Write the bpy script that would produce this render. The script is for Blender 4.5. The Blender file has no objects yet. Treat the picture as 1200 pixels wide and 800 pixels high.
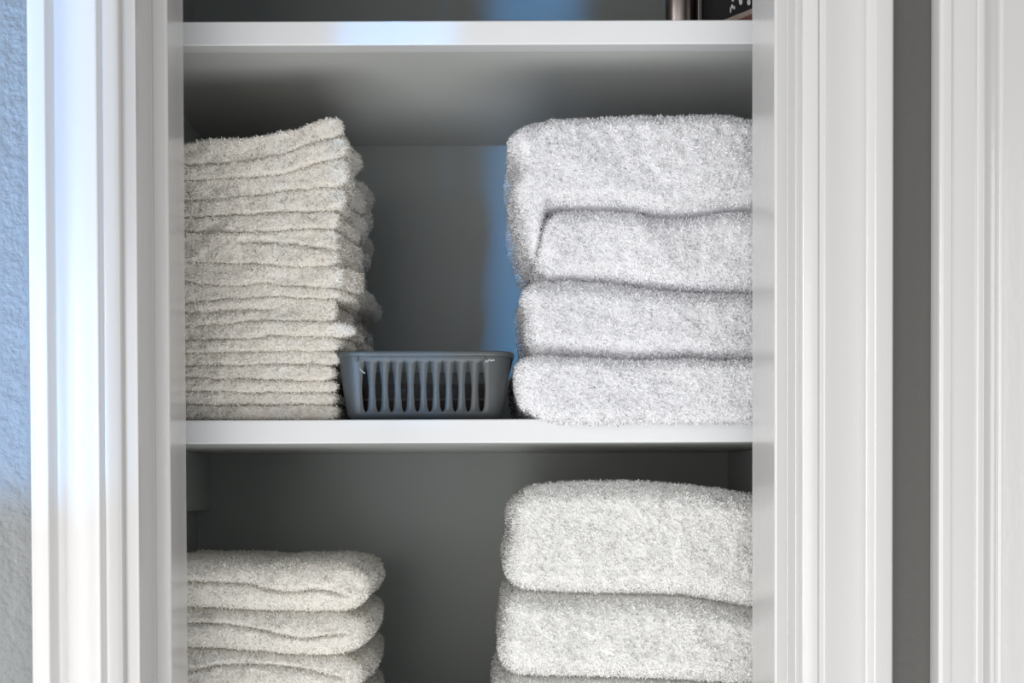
import bpy, math
import numpy as np
from mathutils import Vector, Matrix

# ---------------------------------------------------------------- camera
F = 1530.0                    # focal length in pixels (1200 px wide frame)
CX, HY = 556.0, 573.0         # vertical centre line and horizon in the photo
CAMY, CAMZ = -1.04, 1.45
PITCH, ROLL = math.radians(0.9), 0.0035
SC = bpy.context.scene
COL = SC.collection
cam_d = bpy.data.cameras.new('camera')
cam_d.sensor_width = 36.0
cam_d.lens = 36.0 * F / 1200.0
cam_d.shift_x = (600 - CX) / 1200.0
cam_d.shift_y = (HY + F * math.tan(PITCH) - 400) / 1200.0
cam_d.clip_start = 0.02
cam = bpy.data.objects.new('camera', cam_d)
COL.objects.link(cam)
cam.matrix_world = (Matrix.Translation((0, CAMY, CAMZ)) @ Matrix.Rotation(math.radians(90) - PITCH, 4, 'X')
                    @ Matrix.Rotation(-ROLL, 4, 'Z'))
SC.camera = cam

# ---------------------------------------------------------------- light
SC.view_settings.view_transform = 'Standard'
SC.view_settings.look = 'None'
SC.view_settings.gamma = 1.0
SC.view_settings.use_curve_mapping = False
SC.view_settings.exposure = 0.0
SC.cycles.max_bounces = 16
SC.cycles.diffuse_bounces = 12
SC.cycles.transmission_bounces = 12
w = bpy.data.worlds.new('room_light')
SC.world = w
w.use_nodes = True
w.node_tree.nodes['Background'].inputs[0].default_value = (0.91, 0.95, 1.0, 1)
w.node_tree.nodes['Background'].inputs[1].default_value = 0.5


def area(name, loc, direction, sx, sz, power, color, spread=180.0):
    d = bpy.data.lights.new(name, 'AREA')
    d.shape = 'RECTANGLE'; d.size = sx; d.size_y = sz
    d.energy = power; d.color = color; d.spread = math.radians(spread)
    o = bpy.data.objects.new(name, d)
    COL.objects.link(o)
    o.location = loc
    o.rotation_euler = Vector(direction).to_track_quat('-Z', 'Y').to_euler()
    return o


# added soft fill lights, out of view: front, left and right
area('front_fill_light', (-0.9, -2.3, 1.15), (0.4, 1, 0.06), 1.5, 1.7, 20, (1.0, 0.965, 0.93))
area('left_fill_light', (-2.1, -1.25, 1.5), (1, 0.62, -0.02), 0.9, 1.4, 40, (0.97, 0.985, 1.0))
area('right_fill_light', (2.1, -1.35, 1.5), (-1, 0.62, -0.02), 0.9, 1.4, 12, (1.0, 0.96, 0.92))
# added low lamp in place of floor bounce, lifts the shelf undersides
area('floor_bounce_fill', (0.0, -1.25, 0.35), (0.0, 0.62, 1.0), 1.6, 0.8, 20, (0.96, 0.98, 1.0))
# daylight of two window panes: wide one rakes the left casing, narrow one reaches into the closet
BD = Vector((0.413, 1.0, 0.0))
Y0 = -1.15
area('window_daylight_wide', (-0.638 + BD.x * (Y0 + 0.15), Y0, CAMZ + 0.0 + 0.5), BD, 0.72, 1.0, 2.2, (0.02, 0.40, 1.0), 3.0)
area('window_daylight_narrow', (-0.061 + BD.x * Y0, Y0, CAMZ + 0.062 + 0.5), BD, 0.080, 1.0, 0.20, (0.08, 0.46, 1.0), 2.2)


# ---------------------------------------------------------------- helpers
def P(px, py, D=1.04):
    """photo pixel -> (X, Z) on the plane at distance D from the camera"""
    x = px - CX - ROLL * (py - HY)
    y = py - HY + ROLL * (px - CX)
    k = 1.0 + 1.03e-5 * (HY - py)
    return (x / k * D / F, CAMZ - y / k * D / F)


def mat(name, color, rough=0.5, bump=None, spec=0.5, mottle=0.0, mscale=30, sheen=0.0, translucent=0.0, metal=0.0):
    m = bpy.data.materials.new(name)
    m.use_nodes = True
    nt = m.node_tree
    b = nt.nodes['Principled BSDF']
    b.inputs['Base Color'].default_value = (*color, 1)
    b.inputs['Roughness'].default_value = rough
    b.inputs['Specular IOR Level'].default_value = spec
    b.inputs['Metallic'].default_value = metal
    if sheen:
        b.inputs['Sheen Weight'].default_value = sheen
        b.inputs['Sheen Roughness'].default_value = 0.6
    tc = nt.nodes.new('ShaderNodeTexCoord')
    if mottle:
        n = nt.nodes.new('ShaderNodeTexNoise'); n.inputs['Scale'].default_value = mscale
        n.inputs['Detail'].default_value = 5
        r = nt.nodes.new('ShaderNodeMixRGB')
        r.inputs[1].default_value = (*[c * (1 - mottle) for c in color], 1)
        r.inputs[2].default_value = (*[min(1, c * (1 + mottle)) for c in color], 1)
        nt.links.new(tc.outputs['Object'], n.inputs['Vector'])
        nt.links.new(n.outputs['Fac'], r.inputs[0])
        nt.links.new(r.outputs[0], b.inputs['Base Color'])
    if bump:
        prev = None
        for (scale, stretch, strength, dist) in bump:
            mp = nt.nodes.new('ShaderNodeMapping'); mp.inputs['Scale'].default_value = stretch
            n = nt.nodes.new('ShaderNodeTexNoise'); n.inputs['Scale'].default_value = scale
            n.inputs['Detail'].default_value = 3
            bm = nt.nodes.new('ShaderNodeBump'); bm.inputs['Strength'].default_value = strength
            bm.inputs['Distance'].default_value = dist
            nt.links.new(tc.outputs['Object'], mp.inputs[0]); nt.links.new(mp.outputs[0], n.inputs['Vector'])
            nt.links.new(n.outputs['Fac'], bm.inputs['Height'])
            if prev: nt.links.new(prev.outputs[0], bm.inputs['Normal'])
            prev = bm
        nt.links.new(prev.outputs[0], b.inputs['Normal'])
    if translucent:
        t = nt.nodes.new('ShaderNodeBsdfTranslucent'); t.inputs[0].default_value = (*color, 1)
        mx = nt.nodes.new('ShaderNodeMixShader'); mx.inputs[0].default_value = translucent
        out = nt.nodes['Material Output']
        nt.links.new(b.outputs[0], mx.inputs[1]); nt.links.new(t.outputs[0], mx.inputs[2])
        nt.links.new(mx.outputs[0], out.inputs[0])
    return m


ONE = (1, 1, 1)
M_TRIM = mat('white_gloss_trim_paint', (0.50, 0.488, 0.478), 0.2, [(420, (1, 1, 0.1), 0.1, 0.0005), (120, (1, 1, 0.6), 0.12, 0.0012)], spec=0.85, mottle=0.012, mscale=12)
M_SHELF = mat('white_shelf_edge_paint', (0.64, 0.645, 0.65), 0.4, [(300, (0.15, 1, 1), 0.12, 0.0006)], mottle=0.02, mscale=14)
M_GRAY = mat('grey_closet_paint', (0.295, 0.312, 0.305), 0.45, [(380, ONE, 0.15, 0.0006)], mottle=0.03, mscale=9)
M_GAP = mat('dark_grey_gap_wall', (0.1, 0.097, 0.09), 0.42, [(120, ONE, 0.3, 0.0015)])  # narrow wall between the casings, set darker than the other walls
M_BOARD = mat('pale_grey_shelf_paint', (0.52, 0.53, 0.51), 0.4, [(380, ONE, 0.12, 0.0005)], mottle=0.03, mscale=9)
M_WALL = mat('grey_textured_wall_paint', (0.18, 0.187, 0.19), 0.42, [(125, ONE, 0.7, 0.003), (300, ONE, 0.35, 0.0012)])
M_CEIL = mat('white_ceiling_paint', (0.8, 0.8, 0.78), 0.7)
M_FLOOR = mat('beige_carpet', (0.38, 0.33, 0.27), 0.9, [(500, ONE, 0.6, 0.004)], mottle=0.1, mscale=200)
TB = [(650, ONE, 0.55, 0.0016), (160, ONE, 0.3, 0.003)]
M_TOWEL = mat('white_terry_cotton', (0.94, 0.937, 0.95), 0.9, TB, spec=0.1, sheen=0.15, mottle=0.02, mscale=60, translucent=0.35)
M_CREAM = mat('off_white_terry_cotton', (0.955, 0.935, 0.89), 0.9, TB, spec=0.1, sheen=0.15, mottle=0.03, mscale=60, translucent=0.35)
M_FLUFF = mat('fluffy_white_terry_cotton', (0.945, 0.938, 0.92), 0.9, TB, spec=0.1, sheen=0.15, mottle=0.02, mscale=60, translucent=0.35)
M_WASH = mat('washed_cream_terry_cotton', (0.925, 0.895, 0.84), 0.9, TB, spec=0.1, sheen=0.15, mottle=0.05, mscale=25, translucent=0.35)
M_BIN = mat('slate_grey_plastic', (0.066, 0.073, 0.075), 0.38, [(260, ONE, 0.08, 0.0006)])
M_DARK = mat('dark_brown_fabric', (0.02, 0.014, 0.012), 0.7, mottle=0.2, mscale=40)
M_SCUFF = mat('pale_scuff', (0.4, 0.42, 0.44), 0.7)


def link(name, me, material, parent=None):
    o = bpy.data.objects.new(name, me)
    if material: me.materials.append(material)
    COL.objects.link(o)
    if parent: o.parent = parent
    return o


def mesh(name, verts, faces, smooth=False):
    me = bpy.data.meshes.new(name)
    me.from_pydata([tuple(map(float, v)) for v in verts], [], [tuple(int(i) for i in f) for f in faces])
    me.update()
    if smooth: me.polygons.foreach_set('use_smooth', [True] * len(me.polygons))
    return me


def box_geo(x0, x1, y0, y1, z0, z1, off=0):
    v = [(x, y, z) for x in (x0, x1) for y in (y0, y1) for z in (z0, z1)]
    f = [(0, 1, 3, 2), (4, 6, 7, 5), (0, 4, 5, 1), (2, 3, 7, 6), (0, 2, 6, 4), (1, 5, 7, 3)]
    return v, [tuple(i + off for i in q) for q in f]


def box(name, x0, x1, y0, y1, z0, z1, m, parent=None, bevel=0.0, structure=False):
    v, f = box_geo(x0, x1, y0, y1, z0, z1)
    o = link(name, mesh(name, v, f), m, parent)
    if bevel:
        b = o.modifiers.new('bevel', 'BEVEL'); b.width = bevel; b.segments = 3
        o.data.polygons.foreach_set('use_smooth', [True] * len(o.data.polygons))
        wn = o.modifiers.new('wn', 'WEIGHTED_NORMAL'); wn.keep_sharp = True
    if structure: o['kind'] = 'structure'
    return o


def prism(name, pts, z0, z1, m, parent=None, structure=False, smooth_angle=40):
    """closed outline in plan (x, y), extruded straight up"""
    n = len(pts)
    v = [(x, y, z0) for x, y in pts] + [(x, y, z1) for x, y in pts]
    f = [(i, (i + 1) % n, n + (i + 1) % n, n + i) for i in range(n)] + [tuple(range(n))[::-1], tuple(range(n, 2 * n))]
    o = link(name, mesh(name, v, f), m, parent)
    b = o.modifiers.new('bevel', 'BEVEL'); b.width = 0.0009; b.segments = 3; b.limit_method = 'ANGLE'; b.angle_limit = math.radians(25)
    o.data.polygons.foreach_set('use_smooth', [True] * len(o.data.polygons))
    wn = o.modifiers.new('wn', 'WEIGHTED_NORMAL')
    if structure: o['kind'] = 'structure'
    return o


def tag(o, label, cat, group=None):
    o['label'] = label; o['category'] = cat
    if group: o['group'] = group
    return o


def empty(name, loc):
    o = bpy.data.objects.new(name, None)
    o.location = loc
    COL.objects.link(o)
    o.empty_display_size = 0.02
    return o


# ---------------------------------------------------------------- the setting
WY = -0.149                 # room face of the wall
WB = -0.050                 # closet face of the wall
BACK = 0.305
XL, XR = -0.285, 0.275      # closet side walls
TOPZ = 2.44
JL, JR = -0.229, 0.2190     # jamb faces
HEAD = 2.03
box('floor', -1.6, 1.6, -1.9, BACK + 0.1, -0.03, 0.0, M_FLOOR, structure=True)
box('wall_left', -1.6, JL - 0.018, WY, WB, 0, TOPZ, M_WALL, structure=True)
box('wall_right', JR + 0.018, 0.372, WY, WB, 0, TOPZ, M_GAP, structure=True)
box('wall_above', JL - 0.018, JR + 0.018, WY, WB, HEAD + 0.018, TOPZ, M_WALL, structure=True)
box('wall_back', XL - 0.1, XR + 0.1, BACK, BACK + 0.08, 0, TOPZ, M_GRAY, structure=True)
box('wall_closet_left', XL - 0.1, XL, WB, BACK, 0, TOPZ, M_GRAY, structure=True)
box('wall_closet_right', XR, XR + 0.1, WB, BACK, 0, TOPZ, M_GRAY, structure=True)
box('ceiling', XL - 0.1, XR + 0.1, WY, BACK + 0.08, TOPZ, TOPZ + 0.05, M_CEIL, structure=True)


def casing_profile(inner_x, s):
    """s = +1: the casing runs to +x from its inner edge. (distance from inner edge, height above wall) in mm"""
    pr = [(0, 0), (0, 5.0), (0.6, 6.6), (2.0, 7.6), (4, 8.2), (7, 8.9), (9.6, 9.3), (10.4, 9.2), (10.5, 8.3), (11.0, 8.1), (13.0, 10.3), (13.6, 11.6),
          (14.5, 11.9), (17, 11.6), (20, 11.0), (24, 10.3), (29, 9.8), (33, 9.8), (37, 10.3), (40, 11.2), (41.4, 11.0), (42.4, 11.3),
          (45.4, 14.6), (46.0, 15.9), (47.0, 16.8), (50, 16.9), (55, 16.7), (57.6, 16.2), (59, 14.8), (59.6, 12.8), (59.8, 0)]
    return [(inner_x + s * a / 1000.0, WY - b / 1000.0) for a, b in pr]


prism('trim_1', casing_profile(-0.2385, -1), 0, HEAD + 0.009, M_TRIM, structure=True)
prism('trim_2', casing_profile(0.2217, 1), 0, HEAD + 0.009, M_TRIM, structure=True)
# head casing, mitred look is out of frame
box('trim_3', -0.2985, 0.2817, WY - 0.0165, WY, HEAD + 0.009, HEAD + 0.07, M_TRIM, bevel=0.003, structure=True)
# jambs with their stops (one milled piece each)
prism('trim_4', [(JL, WY), (JL, -0.106), (JL + 0.0014, -0.107), (-0.2185, -0.107), (-0.2172, -0.1055), (-0.2172, -0.078), (-0.2183, -0.073), (-0.2183, WB),
                 (JL - 0.018, WB), (JL - 0.018, WY)], 0, HEAD, M_TRIM, structure=True)
prism('trim_5', [(JR, WY), (JR, -0.126), (JR - 0.0012, -0.1265), (0.2112, -0.1265), (0.2100, -0.125), (0.2100, -0.078), (0.2106, -0.073), (0.2106, WB),
                 (JR + 0.018, WB), (JR + 0.018, WY)], 0, HEAD, M_TRIM, structure=True)
box('trim_6', JL - 0.018, JR + 0.018, WY, WB, HEAD, HEAD + 0.018, M_TRIM, structure=True)
# neighbouring doorway: casing, jamb and closed door
pr = [(0, 0), (0, 13.5), (0.8, 15.6), (2.6, 16.8), (5.6, 17.0), (7.8, 17.0), (8.6, 16.2), (9.4, 16.0), (14, 16.2), (20, 16.2), (24.4, 15.8),
      (25.4, 15.2), (26.2, 15.9), (28.0, 16.2), (30.0, 16.0), (32.0, 14.8), (34, 12.4), (37, 10.6), (40.0, 9.9), (41.4, 9.9), (42, 11.2), (43.4, 12.2), (45, 12.2), (46, 11.8),
      (52, 10.9), (60, 9.6), (66, 8.6), (68, 7.4), (68.6, 5), (68.6, 0)]
prism('trim_7', [(0.3110 + a / 1000, WY - b / 1000) for a, b in pr], 0, HEAD + 0.009, M_TRIM, structure=True)
box('trim_8', 0.372, 0.390, WY, WB, 0, HEAD, M_TRIM, structure=True)
box('door_1', 0.392, 1.15, WY + 0.004, WY + 0.039, 0.01, HEAD, M_TRIM, bevel=0.002, structure=True)
box('wall_far_right', 0.372, 1.6, WY, WB, HEAD + 0.01, TOPZ, M_WALL, structure=True)
box('wall_outer_right', 1.153, 1.6, WY, WB, 0, HEAD + 0.01, M_WALL, structure=True)


# ---------------------------------------------------------------- shelves
def shelf(ztop, zbot, label):
    r = empty('closet_shelf', (0, 0, zbot))
    tag(r, label, 'shelf', 'built-in closet shelves')
    def loc(o): o.location = (0, 0, -zbot); return o
    loc(box('board', XL, XR, 0.018, BACK, zbot + 0.0002, ztop - 0.0003, M_BOARD, r))
    loc(box('front_edge', XL, XR, 0.0, 0.018, zbot, ztop, M_SHELF, r, bevel=0.0014))['label'] = 'white painted front edge'
    loc(box('side_cleat', XL, XL + 0.014, 0.03, BACK, zbot - 0.057, zbot, M_GRAY, r, bevel=0.001))
    loc(box('side_cleat', XR - 0.014, XR, 0.03, BACK, zbot - 0.057, zbot, M_GRAY, r, bevel=0.001))
    return r


z_up_t, z_up_b = P(556, 24)[1], P(556, 52.5)[1]
z_mid_t, z_mid_b = P(556, 491)[1], P(556, 519)[1]
z_low_t, z_low_b = P(556, 872)[1], P(556, 900)[1]
shelf(z_up_t, z_up_b, 'white-edged grey closet shelf at the top, above both towel stacks')
shelf(z_mid_t, z_mid_b, 'white-edged grey closet shelf in the middle, carrying the grey bin')
shelf(z_low_t, z_low_b, 'white-edged closet shelf under the lowest towels')


# ---------------------------------------------------------------- terry cloth
def vnoise(p, seed):
    """smooth value noise, p (n,3) in cells"""
    i = np.floor(p).astype(np.int64); f = p - i; f = f * f * (3 - 2 * f)
    def h(a, b, c):
        n = (a * 374761393 + b * 668265263 + c * 2147483647 + seed * 974711) & 0xffffffff
        n = ((n ^ (n >> 13)) * 1274126177) & 0xffffffff
        return ((n ^ (n >> 16)) & 0xffff) / 32767.5 - 1
    r = 0
    for a in (0, 1):
        for b in (0, 1):
            for c in (0, 1):
                wgt = (f[:, 0] if a else 1 - f[:, 0]) * (f[:, 1] if b else 1 - f[:, 1]) * (f[:, 2] if c else 1 - f[:, 2])
                r = r + wgt * h(i[:, 0] + a, i[:, 1] + b, i[:, 2] + c)
    return r


def cube_grid(nx, ny, nz):
    """closed box surface on the unit cube with welded grid vertices"""
    idx = {}; V = []; Fc = []
    def vid(i, j, k):
        key = (i, j, k)
        q = idx.get(key)
        if q is None:
            q = idx[key] = len(V); V.append(key)
        return q
    for i in range(nx):
        for k in range(nz):
            Fc.append((vid(i, 0, k), vid(i + 1, 0, k), vid(i + 1, 0, k + 1), vid(i, 0, k + 1)))
            Fc.append((vid(i, ny, k), vid(i, ny, k + 1), vid(i + 1, ny, k + 1), vid(i + 1, ny, k)))
    for j in range(ny):
        for k in range(nz):
            Fc.append((vid(0, j, k), vid(0, j, k + 1), vid(0, j + 1, k + 1), vid(0, j + 1, k)))
            Fc.append((vid(nx, j, k), vid(nx, j + 1, k), vid(nx, j + 1, k + 1), vid(nx, j, k + 1)))
    for i in range(nx):
        for j in range(ny):
            Fc.append((vid(i, j, 0), vid(i, j + 1, 0), vid(i + 1, j + 1, 0), vid(i + 1, j, 0)))
            Fc.append((vid(i, j, nz), vid(i + 1, j, nz), vid(i + 1, j + 1, nz), vid(i, j + 1, nz)))
    return np.array(V, float), np.array(Fc, np.int64)


_cache = {}


def grid(nx, ny, nz):
    if (nx, ny, nz) not in _cache: _cache[(nx, ny, nz)] = cube_grid(nx, ny, nz)
    v, f = _cache[(nx, ny, nz)]
    return v.copy(), f


def curve(pts, D, kind):
    """photo polyline -> sorted (x, z) arrays for np.interp"""
    w_ = [P(a, b, D) for a, b in pts]
    if kind == 'x': w_.sort(key=lambda q: q[0]); return np.array([q[0] for q in w_]), np.array([q[1] for q in w_])
    return np.array([q[0] for q in w_]), np.array([q[1] for q in w_])


def smooth_interp(x, xs, ys):
    """monotone cubic (pchip-like) interpolation"""
    xs = np.asarray(xs); ys = np.asarray(ys)
    h = np.diff(xs); d = np.diff(ys) / h
    m = np.zeros_like(ys)
    m[1:-1] = np.where(d[:-1] * d[1:] > 0, 2 * d[:-1] * d[1:] / (d[:-1] + d[1:] + 1e-12 * np.sign(d[:-1] + d[1:] + 1e-30)), 0)
    m[0], m[-1] = d[0], d[-1]
    x = np.clip(x, xs[0], xs[-1])
    i = np.clip(np.searchsorted(xs, x) - 1, 0, len(h) - 1)
    t = (x - xs[i]) / h[i]
    return ((1 + 2 * t) * (1 - t) ** 2 * ys[i] + t * (1 - t) ** 2 * h[i] * m[i] + t * t * (3 - 2 * t) * ys[i + 1] + t * t * (t - 1) * h[i] * m[i + 1])


def vert_normals(V, Fc):
    a, b, c, d = (V[Fc[:, i]] for i in range(4))
    fn = np.cross(c - a, d - b)
    n = np.zeros_like(V)
    for i in range(4): np.add.at(n, Fc[:, i], fn)
    return n / (np.linalg.norm(n, axis=1)[:, None] + 1e-20), fn


def terry(name, material, D, top, bottom, left, right, depth, radius, seed, creases=(), side=0,
          rough=0.0012, fuzz=0.0024, density=1.1e6, res=0.0025, zres=None, sidewave=0.0, front_wave=0.0, jit=None, sag=0.0):
    """A folded terry towel: its four outlines (top, bottom as (px, py) runs; left, right as lists of (fraction of height, px))
    bound a soft block with rolled edges; every loop of the pile that catches the eye is a small bent tuft."""
    rs = np.random.RandomState(seed)
    yf = D + CAMY
    tx, tz = curve(top, D, 'x'); bx, bz = curve(bottom, D, 'x')
    lf = np.array([q[0] for q in left]); lx = np.array([(q[1] - CX) * D / F for q in left])
    rf = np.array([q[0] for q in right]); rx = np.array([(q[1] - CX) * D / F for q in right])
    Lx = rx.mean() - lx.mean(); H = (np.interp(0, tx, tz) - np.interp(0, bx, bz)) if side == 0 else abs(tz.mean() - bz.mean())
    H = max(tz.mean() - bz.mean(), 0.008)
    nx = int(Lx / res); ny = int(depth / (res * 2.2)); nz = max(6, int(H / (zres or res * 0.8)))
    g, Fc = grid(nx, ny, nz)
    # denser rows towards the front
    u, vv, ww = g[:, 0] / nx, g[:, 1] / ny, g[:, 2] / nz
    vv = vv ** 1.5
    def ease(t, r, L):  # spread rows so that the rolled rims get enough of them
        return t
    dims = np.array([Lx, depth, H])
    p = np.stack([u, vv, ww], 1) * dims
    r3 = np.array([min(radius[0], Lx * .49), min(radius[1], depth * .49), min(radius[2], H * 0.5)])
    core = np.clip(p, r3, dims - r3)
    d = (p - core) / r3
    # cube -> sphere mapping of the rims
    x2, y2, z2 = d[:, 0] ** 2, d[:, 1] ** 2, d[:, 2] ** 2
    s = np.stack([d[:, 0] * np.sqrt(np.maximum(0, 1 - y2 / 2 - z2 / 2 + y2 * z2 / 3)),
                  d[:, 1] * np.sqrt(np.maximum(0, 1 - z2 / 2 - x2 / 2 + z2 * x2 / 3)),
                  d[:, 2] * np.sqrt(np.maximum(0, 1 - x2 / 2 - y2 / 2 + x2 * y2 / 3))], 1)
    q = core + s * r3
    fu, fv, fw = (q / dims).T
    xl = smooth_interp(fw, lf, lx); xr = smooth_interp(fw, rf, rx)
    X = xl + (xr - xl) * fu
    if sidewave:
        X = X + sidewave * fu ** 4 * (np.interp(fv, np.linspace(0, 1, 7), rs.uniform(-1, 1, 7)) + 0.3)
    zt = smooth_interp(X, tx, tz); zb = smooth_interp(X, bx, bz)
    if jit:
        def jz(sd): return 0.0009 * vnoise(np.stack([X / .011, X * 0 + .5, q[:, 1] / .03], 1), sd) + 0.0005 * vnoise(np.stack([X / .004, X * 0 + .5, q[:, 1] / .01], 1), sd + 50)
        zt = zt + jz(jit[0]); zb = zb + (jz(jit[1]) if bottom[0][1] < 480 else 0)
    Z = zb + (zt - zb) * fw
    Y = yf + q[:, 1]
    if front_wave:
        Y = Y + front_wave * (1 - fv) ** 3 * vnoise(np.stack([X / .045, X * 0 + seed, Z / .05], 1), seed + 3)
    for (pts, xe, amp, wd) in creases:
        cx_, cz_ = curve(pts, D, 'x')
        zg = smooth_interp(X, cx_, cz_)
        fade = np.clip(((xe - CX) * D / F - X) / 0.012 if xe > 0 else 1.0, 0, 1)
        fade = fade * fade * (3 - 2 * fade) * np.clip((X - cx_[0] + 0.004) / 0.008, 0, 1)
        Y = Y + amp * np.exp(-np.abs((Z - zg) / wd) ** 1.3) * fade * np.clip(1 - (Y - yf) / 0.05, 0, 1)
    if sag:      # the overhanging front droops a little past the shelf edge
        k = np.clip((-0.0035 - Y) / 0.006, 0, 1) * np.clip((X - bx[0] - 0.012) / 0.03, 0, 1)
        Z = Z - sag * k * (1 - fw) ** 1.5
    V = np.stack([X, Y, Z], 1)
    n, _ = vert_normals(V, Fc)
    low = vnoise(V / 0.03, seed) * rough + vnoise(V / 0.011, seed + 1) * rough * 0.65 + vnoise(V / 0.005, seed + 2) * rough * 0.5
    soft = np.clip(1 - np.abs(n[:, 2]) * 0.85, 0.1, 1)      # keep stacked faces from poking into each other
    V = V + n * (low * soft)[:, None]
    n, fn = vert_normals(V, Fc)
    # ---- pile
    ar = np.linalg.norm(fn, axis=1) / 2
    cen = V[Fc].mean(1); un = fn / (2 * ar[:, None] + 1e-20)
    wgt = ar * np.where(un[:, 1] > 0.35, 0.0, 1.0)
    wgt *= np.where(cen[:, 1] > yf + 0.07, 0.35, 1.0) * np.where(np.abs(un[:, 2]) > 0.93, 0.15, 1.0)
    N = int(wgt.sum() * density)
    fi = rs.choice(len(Fc), N, p=wgt / wgt.sum())
    a, b = rs.rand(N, 1), rs.rand(N, 1)
    q4 = Fc[fi]
    base = (V[q4[:, 0]] * (1 - a) + V[q4[:, 1]] * a) * (1 - b) + (V[q4[:, 3]] * (1 - a) + V[q4[:, 2]] * a) * b
    nn = (n[q4[:, 0]] * (1 - a) + n[q4[:, 1]] * a) * (1 - b) + (n[q4[:, 3]] * (1 - a) + n[q4[:, 2]] * a) * b
    lean = rs.normal(0, 0.75, (N, 3)) + np.array([0, 0, -0.15])
    dirn = nn + lean; dirn /= np.linalg.norm(dirn, axis=1)[:, None]
    ln = fuzz * rs.uniform(0.4, 0.95, (N, 1))
    sidev = np.cross(dirn, rs.normal(0, 1, (N, 3))); sidev /= np.linalg.norm(sidev, axis=1)[:, None] + 1e-9
    wd = 0.00040 * rs.uniform(0.7, 1.3, (N, 1))
    curl = rs.normal(0, 0.5, (N, 3)); d2 = dirn + curl; d2 /= np.linalg.norm(d2, axis=1)[:, None]
    b0 = base - nn * 0.0004
    mid = b0 + dirn * ln * 0.6
    tip = mid + d2 * ln * 0.5
    T = np.stack([b0 - sidev * wd, b0 + sidev * wd, mid + sidev * wd * .9, mid - sidev * wd * .9, tip + sidev * wd * .5, tip - sidev * wd * .5], 1).reshape(-1, 3)
    o0 = len(V) + np.arange(N)[:, None] * 6
    tn = nn / (np.linalg.norm(nn, axis=1)[:, None] + 1e-9)
    f1 = np.cross(sidev, dirn); f2 = np.cross(sidev, d2)
    s1 = np.where((f1 * tn).sum(1) < 0, -1.0, 1.0)[:, None]; s2 = np.where((f2 * tn).sum(1) < 0, -1.0, 1.0)[:, None]
    qa = o0 + np.array([[0, 1, 2, 3]]); qb = o0 + np.array([[3, 2, 4, 5]])
    qa = np.where(s1 < 0, qa[:, ::-1], qa); qb = np.where(s2 < 0, qb[:, ::-1], qb)
    TF = np.concatenate([qa, qb], 0)
    AV = np.concatenate([V, T]); AF = np.concatenate([Fc, TF])
    zb0 = V[:, 2].min(); org = np.array([V[:, 0].mean(), V[:, 1].mean(), zb0])
    AV = AV - org
    me = bpy.data.meshes.new(name)
    me.vertices.add(len(AV)); me.vertices.foreach_set('co', AV.astype(np.float32).ravel())
    me.loops.add(AF.size); me.loops.foreach_set('vertex_index', AF.astype(np.int32).ravel())
    me.polygons.add(len(AF)); me.polygons.foreach_set('loop_start', np.arange(0, AF.size, 4, dtype=np.int32))
    me.polygons.foreach_set('loop_total', np.full(len(AF), 4, np.int32))
    me.update(calc_edges=True)
    me.polygons.foreach_set('use_smooth', [True] * len(AF))
    blend = tn * 0.6 + f1 * s1
    blend /= np.linalg.norm(blend, axis=1)[:, None]
    AN = np.concatenate([n, np.repeat(blend, 6, 0)])
    me.normals_split_custom_set_from_vertices(AN.tolist())
    o = link(name, me, material)
    o.location = org.tolist()
    return o


ORD = ['topmost', 'second from the top', 'third from the top', 'fourth from the top', 'fifth from the top', 'sixth from the top', 'seventh from the top',
       'eighth from the top', 'eighth from the bottom', 'seventh from the bottom', 'sixth from the bottom', 'fifth from the bottom', 'fourth from the bottom',
       'third from the bottom', 'second from the bottom', 'lowest']

# ---- left stack on the middle shelf: sixteen thin folded washcloths
DL = 1.052
LN = [
    [(150, 172), (219, 167), (245, 163), (270, 162), (300, 158), (335, 153), (352, 149), (370, 142), (385, 137), (400, 136), (430, 137)],
    [(150, 196), (219, 194), (270, 190), (325, 182), (352, 174), (380, 164), (430, 152)],
    [(150, 212), (219, 210), (270, 208), (325, 204), (370, 192), (430, 178)],
    [(150, 238), (219, 235), (270, 232), (335, 223), (385, 219), (430, 216)],
    [(150, 257), (219, 255), (270, 252), (335, 249), (390, 247), (430, 244)],
    [(150, 272), (219, 272), (270, 273), (335, 270), (390, 268), (430, 268)],
    [(150, 306), (219, 307), (270, 308), (335, 311), (390, 311), (430, 309)],
    [(150, 329), (219, 331), (270, 334), (310, 331), (345, 336), (390, 338), (430, 338)],
    [(150, 357), (219, 355), (270, 350), (320, 347), (385, 350), (430, 352)],
    [(150, 384), (219, 382), (270, 379), (310, 376), (370, 377), (430, 379)],
    [(150, 400), (219, 399), (300, 396), (340, 393), (430, 394)],
    [(150, 414), (219, 413), (300, 411), (340, 411), (430, 410)],
    [(150, 430), (219, 429), (325, 427), (430, 428)],
    [(150, 443), (219, 443), (350, 446), (430, 445)],
    [(150, 458), (219, 458), (350, 460), (430, 459)],
    [(150, 475), (219, 475), (350, 474), (430, 474)],
    [(150, 491.5), (219, 491.5), (350, 491.5), (430, 491.5)],
]
RX = [399, 402, 403, 404, 403, 405, 409, 404, 399, 409, 402, 396, 392, 393, 395, 397]
rsw = np.random.RandomState(5)
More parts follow.
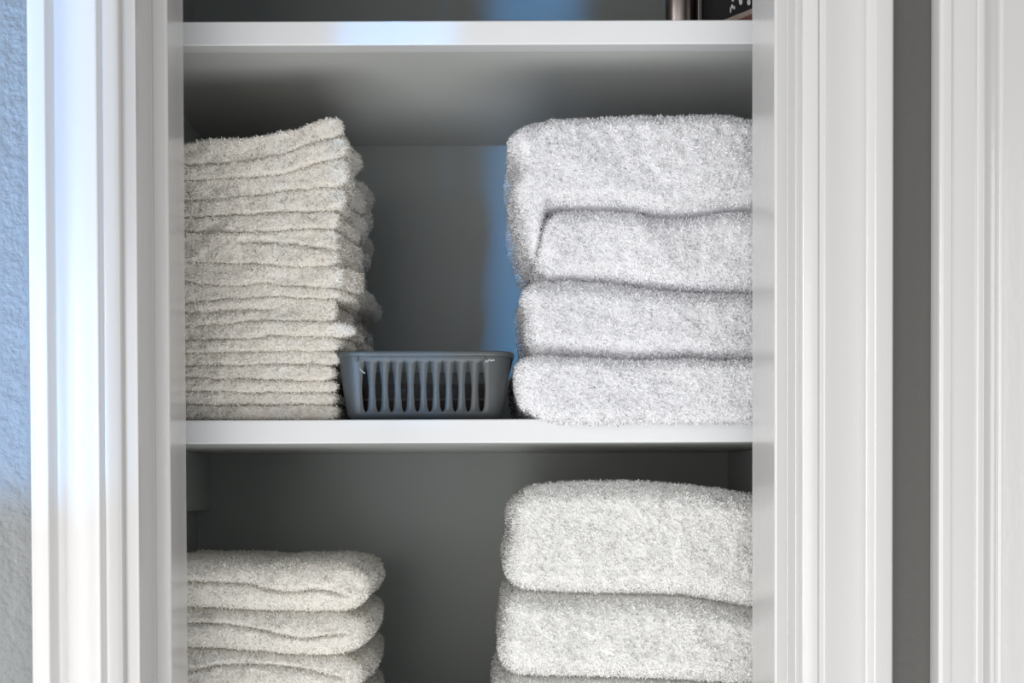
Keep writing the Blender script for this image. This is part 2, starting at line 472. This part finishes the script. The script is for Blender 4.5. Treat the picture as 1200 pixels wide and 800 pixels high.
for i in range(16):
    cr = []
    if i == 5:
        cr = [([(280, 284), (300, 284), (335, 285), (385, 291), (430, 294)], -1, 0.006, 0.0013)]
    if i == 8:
        cr = [([(150, 364), (219, 366), (300, 362), (360, 366), (430, 372)], 330, 0.0035, 0.002)]
    rr = RX[i]
    o = terry('washcloth', M_WASH, DL + rsw.uniform(-0.0015, 0.0015) + (0.004 if i > 10 else 0), LN[i], LN[i + 1],
              [(0, 150), (1, 150)], [(0, rr - 3), (.5, rr), (1, rr - 2)], 0.235 + rsw.uniform(-.01, .01),
              (0.010, 0.004, 0.0034), 100 + i, creases=cr, rough=0.0021, fuzz=0.0031, jit=(500 + i, 501 + i), res=0.003, zres=0.0014,
              sidewave=0.009 if i < 11 else 0.002, front_wave=0.0018)
    tag(o, 'thin folded cream washcloth, %s in stack left of bin' % ORD[i], 'washcloth', 'washcloths stacked on the middle shelf')

# ---- left stack on the lower shelf: hand towels, fold to the right
HT = [
    [(150, 659), (222, 660), (270, 661), (300, 663), (330, 661), (400, 661), (425, 662), (450, 664)],
    [(150, 710), (222, 712), (260, 714), (300, 717), (340, 718), (410, 718), (450, 712)],
    [(150, 758), (222, 760), (260, 762), (300, 765), (370, 769), (410, 768), (450, 762)],
    [(150, 812), (222, 813), (300, 815), (370, 818), (450, 815)],
    [(150, 872), (450, 872)],
]
HC = [[(150, 681), (222, 682), (262, 683), (290, 685), (320, 692), (345, 694), (366, 691), (420, 701)],
      [(150, 730), (222, 731), (262, 732), (300, 738), (335, 745), (360, 748), (390, 744), (420, 742)],
      [(150, 787), (222, 786), (262, 780), (300, 780), (355, 785), (400, 795), (430, 800)],
      [(150, 842), (300, 845), (430, 845)]]
HR = [427, 427, 422, 421]
HL = ['topmost', 'second from the top', 'third from the top', 'lowest']
for i in range(4):
    ht_b = HT[i + 1]
    o = terry('hand_towel', M_CREAM, 1.045, HT[i], ht_b, [(0, 150), (1, 150)],
              [(0, HR[i] - 8), (.3, HR[i]), (.75, HR[i]), (1, HR[i] - 8)], 0.235, (0.021, 0.013, 0.017), 200 + i,
              creases=[(HC[i], HR[i] - 14, 0.007, 0.0013)], rough=0.0021, fuzz=0.0033, jit=(600 + i, 601 + i), zres=0.0012, sidewave=0.004, front_wave=0.0028)
    tag(o, 'folded off-white hand towel, %s in the left stack on the lower shelf' % HL[i], 'hand towel', 'hand towels stacked on the lower shelf')

# ---- right stack on the middle shelf: four thick bath towels
XRP = 925
BT = [
    [(598, 138), (618, 138), (640, 136), (652, 132), (700, 130), (740, 128), (790, 127.5), (835, 126.5), (860, 128), (882, 133), (940, 138)],
    [(598, 296), (610, 305), (622, 312), (629, 309), (634, 270), (644, 244), (660, 242), (690, 241), (740, 243), (765, 249), (785, 251), (803, 250), (830, 247), (855, 243), (882, 242), (940, 242)],
    [(600, 325), (632, 325), (670, 324), (720, 328), (770, 335), (830, 339), (882, 340), (940, 341)],
    [(600, 412), (620, 413), (650, 416), (690, 418), (750, 421), (800, 419), (850, 421), (940, 421)],
    [(600, 484), (618, 486), (640, 491), (700, 495), (760, 497), (820, 497), (882, 496), (940, 495)],
]
DR = 1.03
o = terry('bath_towel', M_TOWEL, DR, BT[0], BT[1],
          [(0, 630), (.1, 621), (.3, 610), (.42, 606), (.5, 603), (.6, 609), (.68, 613), (.76, 605), (.88, 600), (1, 614)], [(0, XRP), (1, XRP)],
          0.235, (0.012, 0.03, 0.016), 301, rough=0.0016, fuzz=0.0033, front_wave=0.003, zres=0.0022)
tag(o, 'thick white bath towel with a drooping corner, topmost of the right stack beside the bin', 'bath towel', 'bath towels stacked on the middle shelf')
o = terry('bath_towel', M_TOWEL, DR, [(600, 242)] + [q for q in BT[1] if q[0] >= 644], BT[2],
          [(0, 637), (.15, 632), (.45, 629), (.7, 632), (.9, 640), (1, 647)], [(0, XRP), (1, XRP)],
          0.235, (0.012, 0.026, 0.016), 302, rough=0.0016, fuzz=0.0033, front_wave=0.003)
tag(o, 'thick white bath towel, second from the top of the right stack beside the bin', 'bath towel', 'bath towels stacked on the middle shelf')
o = terry('bath_towel', M_TOWEL, DR, BT[2], BT[3],
          [(0, 622), (.3, 620), (.6, 618), (.8, 614), (.92, 617), (1, 626)], [(0, XRP), (1, XRP)],
          0.235, (0.012, 0.026, 0.016), 303, rough=0.0014, fuzz=0.0033, front_wave=0.002)
tag(o, 'thick white bath towel, third from the top in the right stack beside the bin', 'bath towel', 'bath towels stacked on the middle shelf')
zsh = [(q[0], min(q[1], 490.5)) for q in BT[4]]
o = terry('bath_towel', M_TOWEL, 1.021, BT[3], zsh,
          [(0, 626), (.15, 614), (.5, 608), (.75, 607), (.9, 611), (1, 618)], [(0, XRP), (1, XRP)],
          0.235, (0.014, 0.014, 0.010), 304, sag=0.0045, rough=0.0014, fuzz=0.0033, front_wave=0.002)
tag(o, 'thick white bath towel resting on the middle shelf, lowest beside the bin', 'bath towel', 'bath towels stacked on the middle shelf')

# ---- right stack on the lower shelf
CT = [
    [(590, 584), (612, 575), (640, 568), (690, 564.5), (740, 564), (790, 567), (840, 572), (882, 579), (940, 586)],
    [(570, 690), (600, 692), (640, 696), (700, 698), (760, 699), (800, 700), (850, 708), (882, 714), (940, 722)],
    [(570, 793), (600, 794), (650, 796), (700, 797), (780, 799), (882, 806), (940, 809)],
    [(570, 872), (940, 872)],
]
CL = [[(0, 603), (.15, 596), (.38, 596), (.55, 602), (.68, 601), (.85, 602), (1, 613)],
      [(0, 594), (.1, 588), (.3, 588), (.6, 593), (.85, 595), (1, 600)],
      [(0, 590), (.3, 581), (.8, 582), (1, 590)]]
CLB = ['topmost of the right stack on the lower shelf', 'second from the top on the right of the lower shelf', 'lowest and just showing on the right of the lower shelf']
for i in range(3):
    o = terry('bath_towel', M_FLUFF, DR + (0.005 if i == 2 else 0), CT[i], CT[i + 1], CL[i], [(0, XRP), (1, XRP)], 0.25, (0.014, 0.03, 0.018), 401 + i,
              rough=0.0014, fuzz=0.0035, front_wave=0.0015)
    tag(o, 'thick fluffy white bath towel, %s' % CLB[i], 'bath towel', 'bath towels stacked on the lower shelf')


# ---------------------------------------------------------------- slotted bin
def make_bin():
    D = 1.05; yf = D + CAMY
    k = D / F
    cxw = (497.5 - CX) * k
    r = empty('storage_bin', (cxw, yf + 0.095, z_mid_t))
    tag(r, 'small slate grey plastic bin with tall tapered slots, between the two stacks', 'bin')
    H = 0.0545
    def ring_dims(t):      # half width, half depth, corner radius at height fraction t
        e = t ** 0.9
        return 0.0625 + 0.0085 * e, 0.088 + 0.0085 * e, 0.0105 + 0.008 * e
    slots = [(px - 497.5) * k for px in (426, 441.8, 457.4, 473, 488.8, 504.2, 519.8, 535.1, 551, 567.2)]
    t0, t1 = 0.10, 0.865
    ts = [0, 0.02, 0.05, 0.08] + list(np.linspace(t0, t1, 25)) + [0.9, 0.95, 1.0]
    def halfw(t):
        if t <= t0 or t >= t1: return 0.0002
        s = (t - t0) / (t1 - t0)
        return max(0.0002, 0.0027 * min(1, math.sqrt(max(0, s / 0.10)) ** 1 if s < .1 else 1) * (1 if s < 0.42 else (1 - ((s - 0.42) / 0.58) ** 1.7) ** 0.8) * (0.62 + 0.38 * min(1, s / 0.4)))
    # columns: ('x', value, edge) on the front, then fractions around the rest
    cols = [('f', -1.0, 0)]
    for s in slots: cols += [('s', s, -1), ('s', s, 1)]
    cols.append(('f', 1.0, 0))
    rest = []
    NA = 10
    rest += [('a', 0, q / NA) for q in range(1, NA + 1)]
    rest += [('r', q / 12.0, 0) for q in range(1, 12)]
    rest += [('a', 1, q / NA) for q in range(0, NA + 1)]
    rest += [('b', q / 14.0, 0) for q in range(1, 14)]
    rest += [('a', 2, q / NA) for q in range(0, NA + 1)]
    rest += [('l', q / 12.0, 0) for q in range(1, 12)]
    rest += [('a', 3, q / NA) for q in range(0, NA)]
    cols += rest
    V = []; Fc = []
    def point(c, t, z, grow=0.0):
        a, b, rr = ring_dims(t); a += grow; b += grow; rr += grow
        kind = c[0]
        if kind == 'f': x, y = c[1] * (a - rr), -b
        elif kind == 's': x, y = c[1] * 0.965 + c[2] * halfw(t), -b
        elif kind == 'r': x, y = a, (-1 + 2 * c[1]) * (b - rr)
        elif kind == 'b': x, y = (1 - 2 * c[1]) * (a - rr), b
        elif kind == 'l': x, y = -a, (1 - 2 * c[1]) * (b - rr)
        else:
            cxs = [(1, -1, -90), (1, 1, 0), (-1, 1, 90), (-1, -1, 180)][c[1]]
            an = math.radians(cxs[2] + 90 * c[2])
            x, y = cxs[0] * (a - rr) + rr * math.cos(an), cxs[1] * (b - rr) + rr * math.sin(an)
        return (x, y, z)
    n = len(cols)
    for t in ts:
        for c in cols: V.append(point(c, t, 0.0012 + t * (H - 0.0012)))
    for j in range(len(ts) - 1):
        for i in range(n):
            i2 = (i + 1) % n
            c, c2 = cols[i], cols[i2]
            if c[0] == 's' and c2[0] == 's' and c[1] == c2[1] and t0 - 1e-6 <= ts[j] and ts[j + 1] <= t1 + 1e-6: continue
            Fc.append((j * n + i, j * n + i2, (j + 1) * n + i2, (j + 1) * n + i))
    bo = len(V); V.append((0, 0, 0.0012))
    for i in range(n): Fc.append((i, bo, (i + 1) % n))
    # push the lowest rows in for a rounded foot
    V = [list(v) for v in V]
    for j, t in enumerate(ts[:4]):
        g = (1 - t / 0.09) ** 2 * 0.004
        for i in range(n):
            v = V[j * n + i]; L = math.hypot(v[0], v[1]); v[0] -= v[0] / L * g; v[1] -= v[1] / L * g
    o = link('basket_wall', mesh('basket_wall', V, Fc, True), M_BIN, r)
    sm = o.modifiers.new('solid', 'SOLIDIFY'); sm.thickness = 0.0013; sm.offset = -1
    # rim: rounded lip swept round the top
    prof = [(0.0, -0.0036), (0.0012, -0.0036), (0.0019, -0.0030), (0.0021, -0.0008), (0.0017, 0.0002), (0.0008, 0.0007), (-0.0009, 0.0006), (-0.0015, 0), (-0.0013, -0.0012), (0.0, -0.0014)]
    V = []; Fc = []
    for (g, dz) in prof:
        for c in cols: V.append(point(c, 1.0, H + dz, g))
    m_ = len(prof)
    for j in range(m_):
        for i in range(n):
            Fc.append((j * n + i, j * n + (i + 1) % n, ((j + 1) % m_) * n + (i + 1) % n, ((j + 1) % m_) * n + i))
    link('rim', mesh('rim', V, Fc, True), M_BIN, r)
    for px in (419.5, 567.5):
        x = (px - 497.5) * k
        box('latch_tab', x - 0.0008, x + 0.0008, -0.0985, -0.0955, H - 0.0075, H - 0.0025, M_BIN, r, bevel=0.0003)
    # worn pale scuffs on the front
    def scuff(pts, wdt):
        V = []; Fc = []
        for (px, py) in pts:
            x = (px - 497.5) * k; z = (490.8 - py) * k
            a, b, rr = ring_dims(z / H)
            V += [(x, -b - 0.00025, z - wdt), (x, -b - 0.00025, z + wdt), (x, -b + 0.0003, z + wdt), (x, -b + 0.0003, z - wdt)]
        for i in range(len(pts) - 1):
            for q in range(4): Fc.append((4 * i + q, 4 * i + (q + 1) % 4, 4 * i + 4 + (q + 1) % 4, 4 * i + 4 + q))
        link('scuff', mesh('scuff', V, Fc), M_SCUFF, r)['label'] = 'pale scuff mark'
    scuff([(568.5, 424), (570, 421.5), (572, 423), (574, 420.5), (576, 422), (578.5, 421), (580, 421.5)], 0.0006)
    scuff([(422.3, 429.5), (423.5, 432), (426, 434.5), (428.5, 435.8)], 0.0005)
    return r


make_bin()


def pouch():
    """dark soft zip pouch lying in the bin"""
    k = 1.05 / F
    V, Fc = grid(40, 40, 12)
    p = V / np.array([40, 40, 12.0])
    dims = np.array([0.116, 0.150, 0.0285]); r3 = np.array([0.014, 0.012, 0.006])
    p = p * dims; core = np.clip(p, r3, dims - r3); d = (p - core)
    L = np.linalg.norm(d / r3, axis=1); L[L == 0] = 1
    d = d * (np.max(np.abs(d / r3), axis=1) / L)[:, None]
    q = core + d
    q[:, 2] += 0.0008 * vnoise(q / 0.02, 9) * (q[:, 2] > 0.005)
    q[:, :2] -= dims[:2] / 2
    r = empty('zip_pouch', ((497.5 - CX) * k, 0.01 + 0.095, z_mid_t + 0.0030))
    tag(r, 'dark brown soft pouch lying inside the grey bin, seen through its slots', 'pouch')
    link('body', mesh('body', q, Fc, True), M_DARK, r)
    V = []; Fz = []
    for i in range(40):
        a = -0.05 + 0.1 * i / 39
        V += [(a, -0.0765, 0.014), (a, -0.0765, 0.0155), (a, -0.0745, 0.0155), (a, -0.0745, 0.014)]
        if i:
            for s in range(4): Fz.append((4 * i - 4 + s, 4 * i - 4 + (s + 1) % 4, 4 * i + (s + 1) % 4, 4 * i + s))
    link('zipper', mesh('zipper', V, Fz), mat('zipper_teeth', (0.05, 0.04, 0.038), 0.5), r)


pouch()


# ---------------------------------------------------------------- things on the top shelf
def lathe(name, prof, m, parent=None, seg=48, wob=None):
    V = []; Fc = []
    for (rad, z) in prof:
        for i in range(seg):
            a = 2 * math.pi * i / seg
            rr = rad * (1 + (wob(i, seg, z) if wob else 0))
            V.append((rr * math.cos(a), rr * math.sin(a), z))
    for j in range(len(prof) - 1):
        for i in range(seg):
            Fc.append((j * seg + i, j * seg + (i + 1) % seg, (j + 1) * seg + (i + 1) % seg, (j + 1) * seg + i))
    Fc.append(tuple(range(seg))[::-1]); Fc.append(tuple(range((len(prof) - 1) * seg, len(prof) * seg)))
    return link(name, mesh(name, V, Fc, True), m, parent)


Dt = 1.12
M_STEEL = mat('brushed_brown_steel', (0.26, 0.225, 0.21), 0.36, [(90, (1, 1, 0.02), 0.3, 0.002)], metal=1.0)
can_x = (801 - CX) * Dt / F
r = empty('metal_canister', (can_x, Dt + CAMY + 0.016, z_up_t))
tag(r, 'narrow brownish metal canister on the top shelf, left of the speckled bag', 'canister')
cr_ = 17.5 * Dt / F
lathe('body', [(cr_ - .001, 0), (cr_, .001), (cr_, .108), (cr_ - .001, .109)], M_STEEL, r)
lathe('lid', [(cr_ + .0004, .1095), (cr_ + .0008, .110), (cr_ + .0008, .124), (cr_ - .001, .126)], M_STEEL, r)


def speckled_bag():
    m = bpy.data.materials.new('black_fabric_white_specks')
    m.use_nodes = True
    nt = m.node_tree; b = nt.nodes['Principled BSDF']; b.inputs['Roughness'].default_value = 0.75
    tc = nt.nodes.new('ShaderNodeTexCoord'); mp = nt.nodes.new('ShaderNodeMapping')
    mp.inputs['Scale'].default_value = (1, 1, 0.55)
    vo = nt.nodes.new('ShaderNodeTexVoronoi'); vo.inputs['Scale'].default_value = 235
    ra = nt.nodes.new('ShaderNodeValToRGB')
    ra.color_ramp.elements[0].position = 0.30; ra.color_ramp.elements[0].color = (0.62, 0.6, 0.6, 1)
    ra.color_ramp.elements[1].position = 0.40; ra.color_ramp.elements[1].color = (0.009, 0.007, 0.009, 1)
    # specks only on the right-hand side of the bag
    sp = nt.nodes.new('ShaderNodeSeparateXYZ'); gt = nt.nodes.new('ShaderNodeMath'); gt.operation = 'GREATER_THAN'; gt.inputs[1].default_value = -0.007
    mx = nt.nodes.new('ShaderNodeMixRGB'); mx.inputs[1].default_value = (0.009, 0.007, 0.009, 1)
    nt.links.new(tc.outputs['Object'], mp.inputs[0]); nt.links.new(mp.outputs[0], vo.inputs['Vector'])
    nt.links.new(vo.outputs['Distance'], ra.inputs[0])
    nt.links.new(tc.outputs['Object'], sp.inputs[0]); nt.links.new(sp.outputs['X'], gt.inputs[0])
    nt.links.new(gt.outputs[0], mx.inputs[0]); nt.links.new(ra.outputs[0], mx.inputs[2]); nt.links.new(mx.outputs[0], b.inputs['Base Color'])
    k = Dt / F
    x0 = (818.5 - CX) * k; x1 = 0.262
    wx = x1 - x0; zb = z_up_t
    r = empty('toiletry_bag', ((x0 + x1) / 2, Dt + CAMY + 0.05, zb))
    tag(r, 'black toiletry bag with white specks and brown base at right end of top shelf', 'bag')
    V, Fc = grid(40, 30, 40)
    p = V / np.array([40, 30, 40.0]); dims = np.array([wx, 0.10, 0.13]); r3 = np.array([0.006, 0.012, 0.012])
    p = p * dims; core = np.clip(p, r3, dims - r3); d = p - core
    L = np.linalg.norm(d / r3, axis=1); L[L == 0] = 1
    q = core + d * (np.max(np.abs(d / r3), axis=1) / L)[:, None]
    q[:, 1] += 0.012 * (q[:, 2] / 0.13) * (1 - 2 * q[:, 1] / 0.10)
    q[:, 0] -= wx / 2; q[:, 1] -= 0.05
    link('body', mesh('body', q, Fc, True), m, r)
    # brown base that rises towards the right, wrapped round the front
    Mb = mat('brown_leather', (0.16, 0.075, 0.05), 0.55, [(300, ONE, 0.5, 0.001)], mottle=0.2, mscale=90)
    Mt = mat('tan_stitched_edge', (0.34, 0.27, 0.24), 0.8, [(500, ONE, 0.6, 0.001)], mottle=0.15, mscale=200)
    def band(name, lo, hi, yo, mm):
        V = []; Fz = []; N = 36
        for i in range(N + 1):
            x = -wx / 2 + 0.004 + (wx - 0.008) * i / N
            z0, z1 = lo(i / N), max(lo(i / N) + 0.0003, hi(i / N))
            yb = 0.012 * z1 / 0.13
            V += [(x, -0.05 + yb - yo, z0), (x, -0.05 + yb - yo, z1), (x, -0.05 + yb + 0.002, z1), (x, -0.05 + yb + 0.002, z0)]
            if i:
                for s in range(4): Fz.append((4 * i - 4 + s, 4 * i - 4 + (s + 1) % 4, 4 * i + (s + 1) % 4, 4 * i + s))
        link(name, mesh(name, V, Fz), mm, r)
    rise = lambda u: 0.0262 + 0.026 * max(0.0, u - 0.2) ** 1.35
    band('base_panel', lambda u: 0.004, lambda u: rise(u) - 0.002, 0.0012, Mb)
    band('edge_trim', lambda u: rise(u) - 0.002, lambda u: rise(u) + 0.0025 * min(1, u * 2), 0.0016, Mt)
    # steel clip at the left edge
    o = box('clip', -wx / 2 - 0.0005, -wx / 2 + 0.003, -0.053, -0.045, 0.012, 0.11, M_STEEL, r, bevel=0.0008)


speckled_bag()
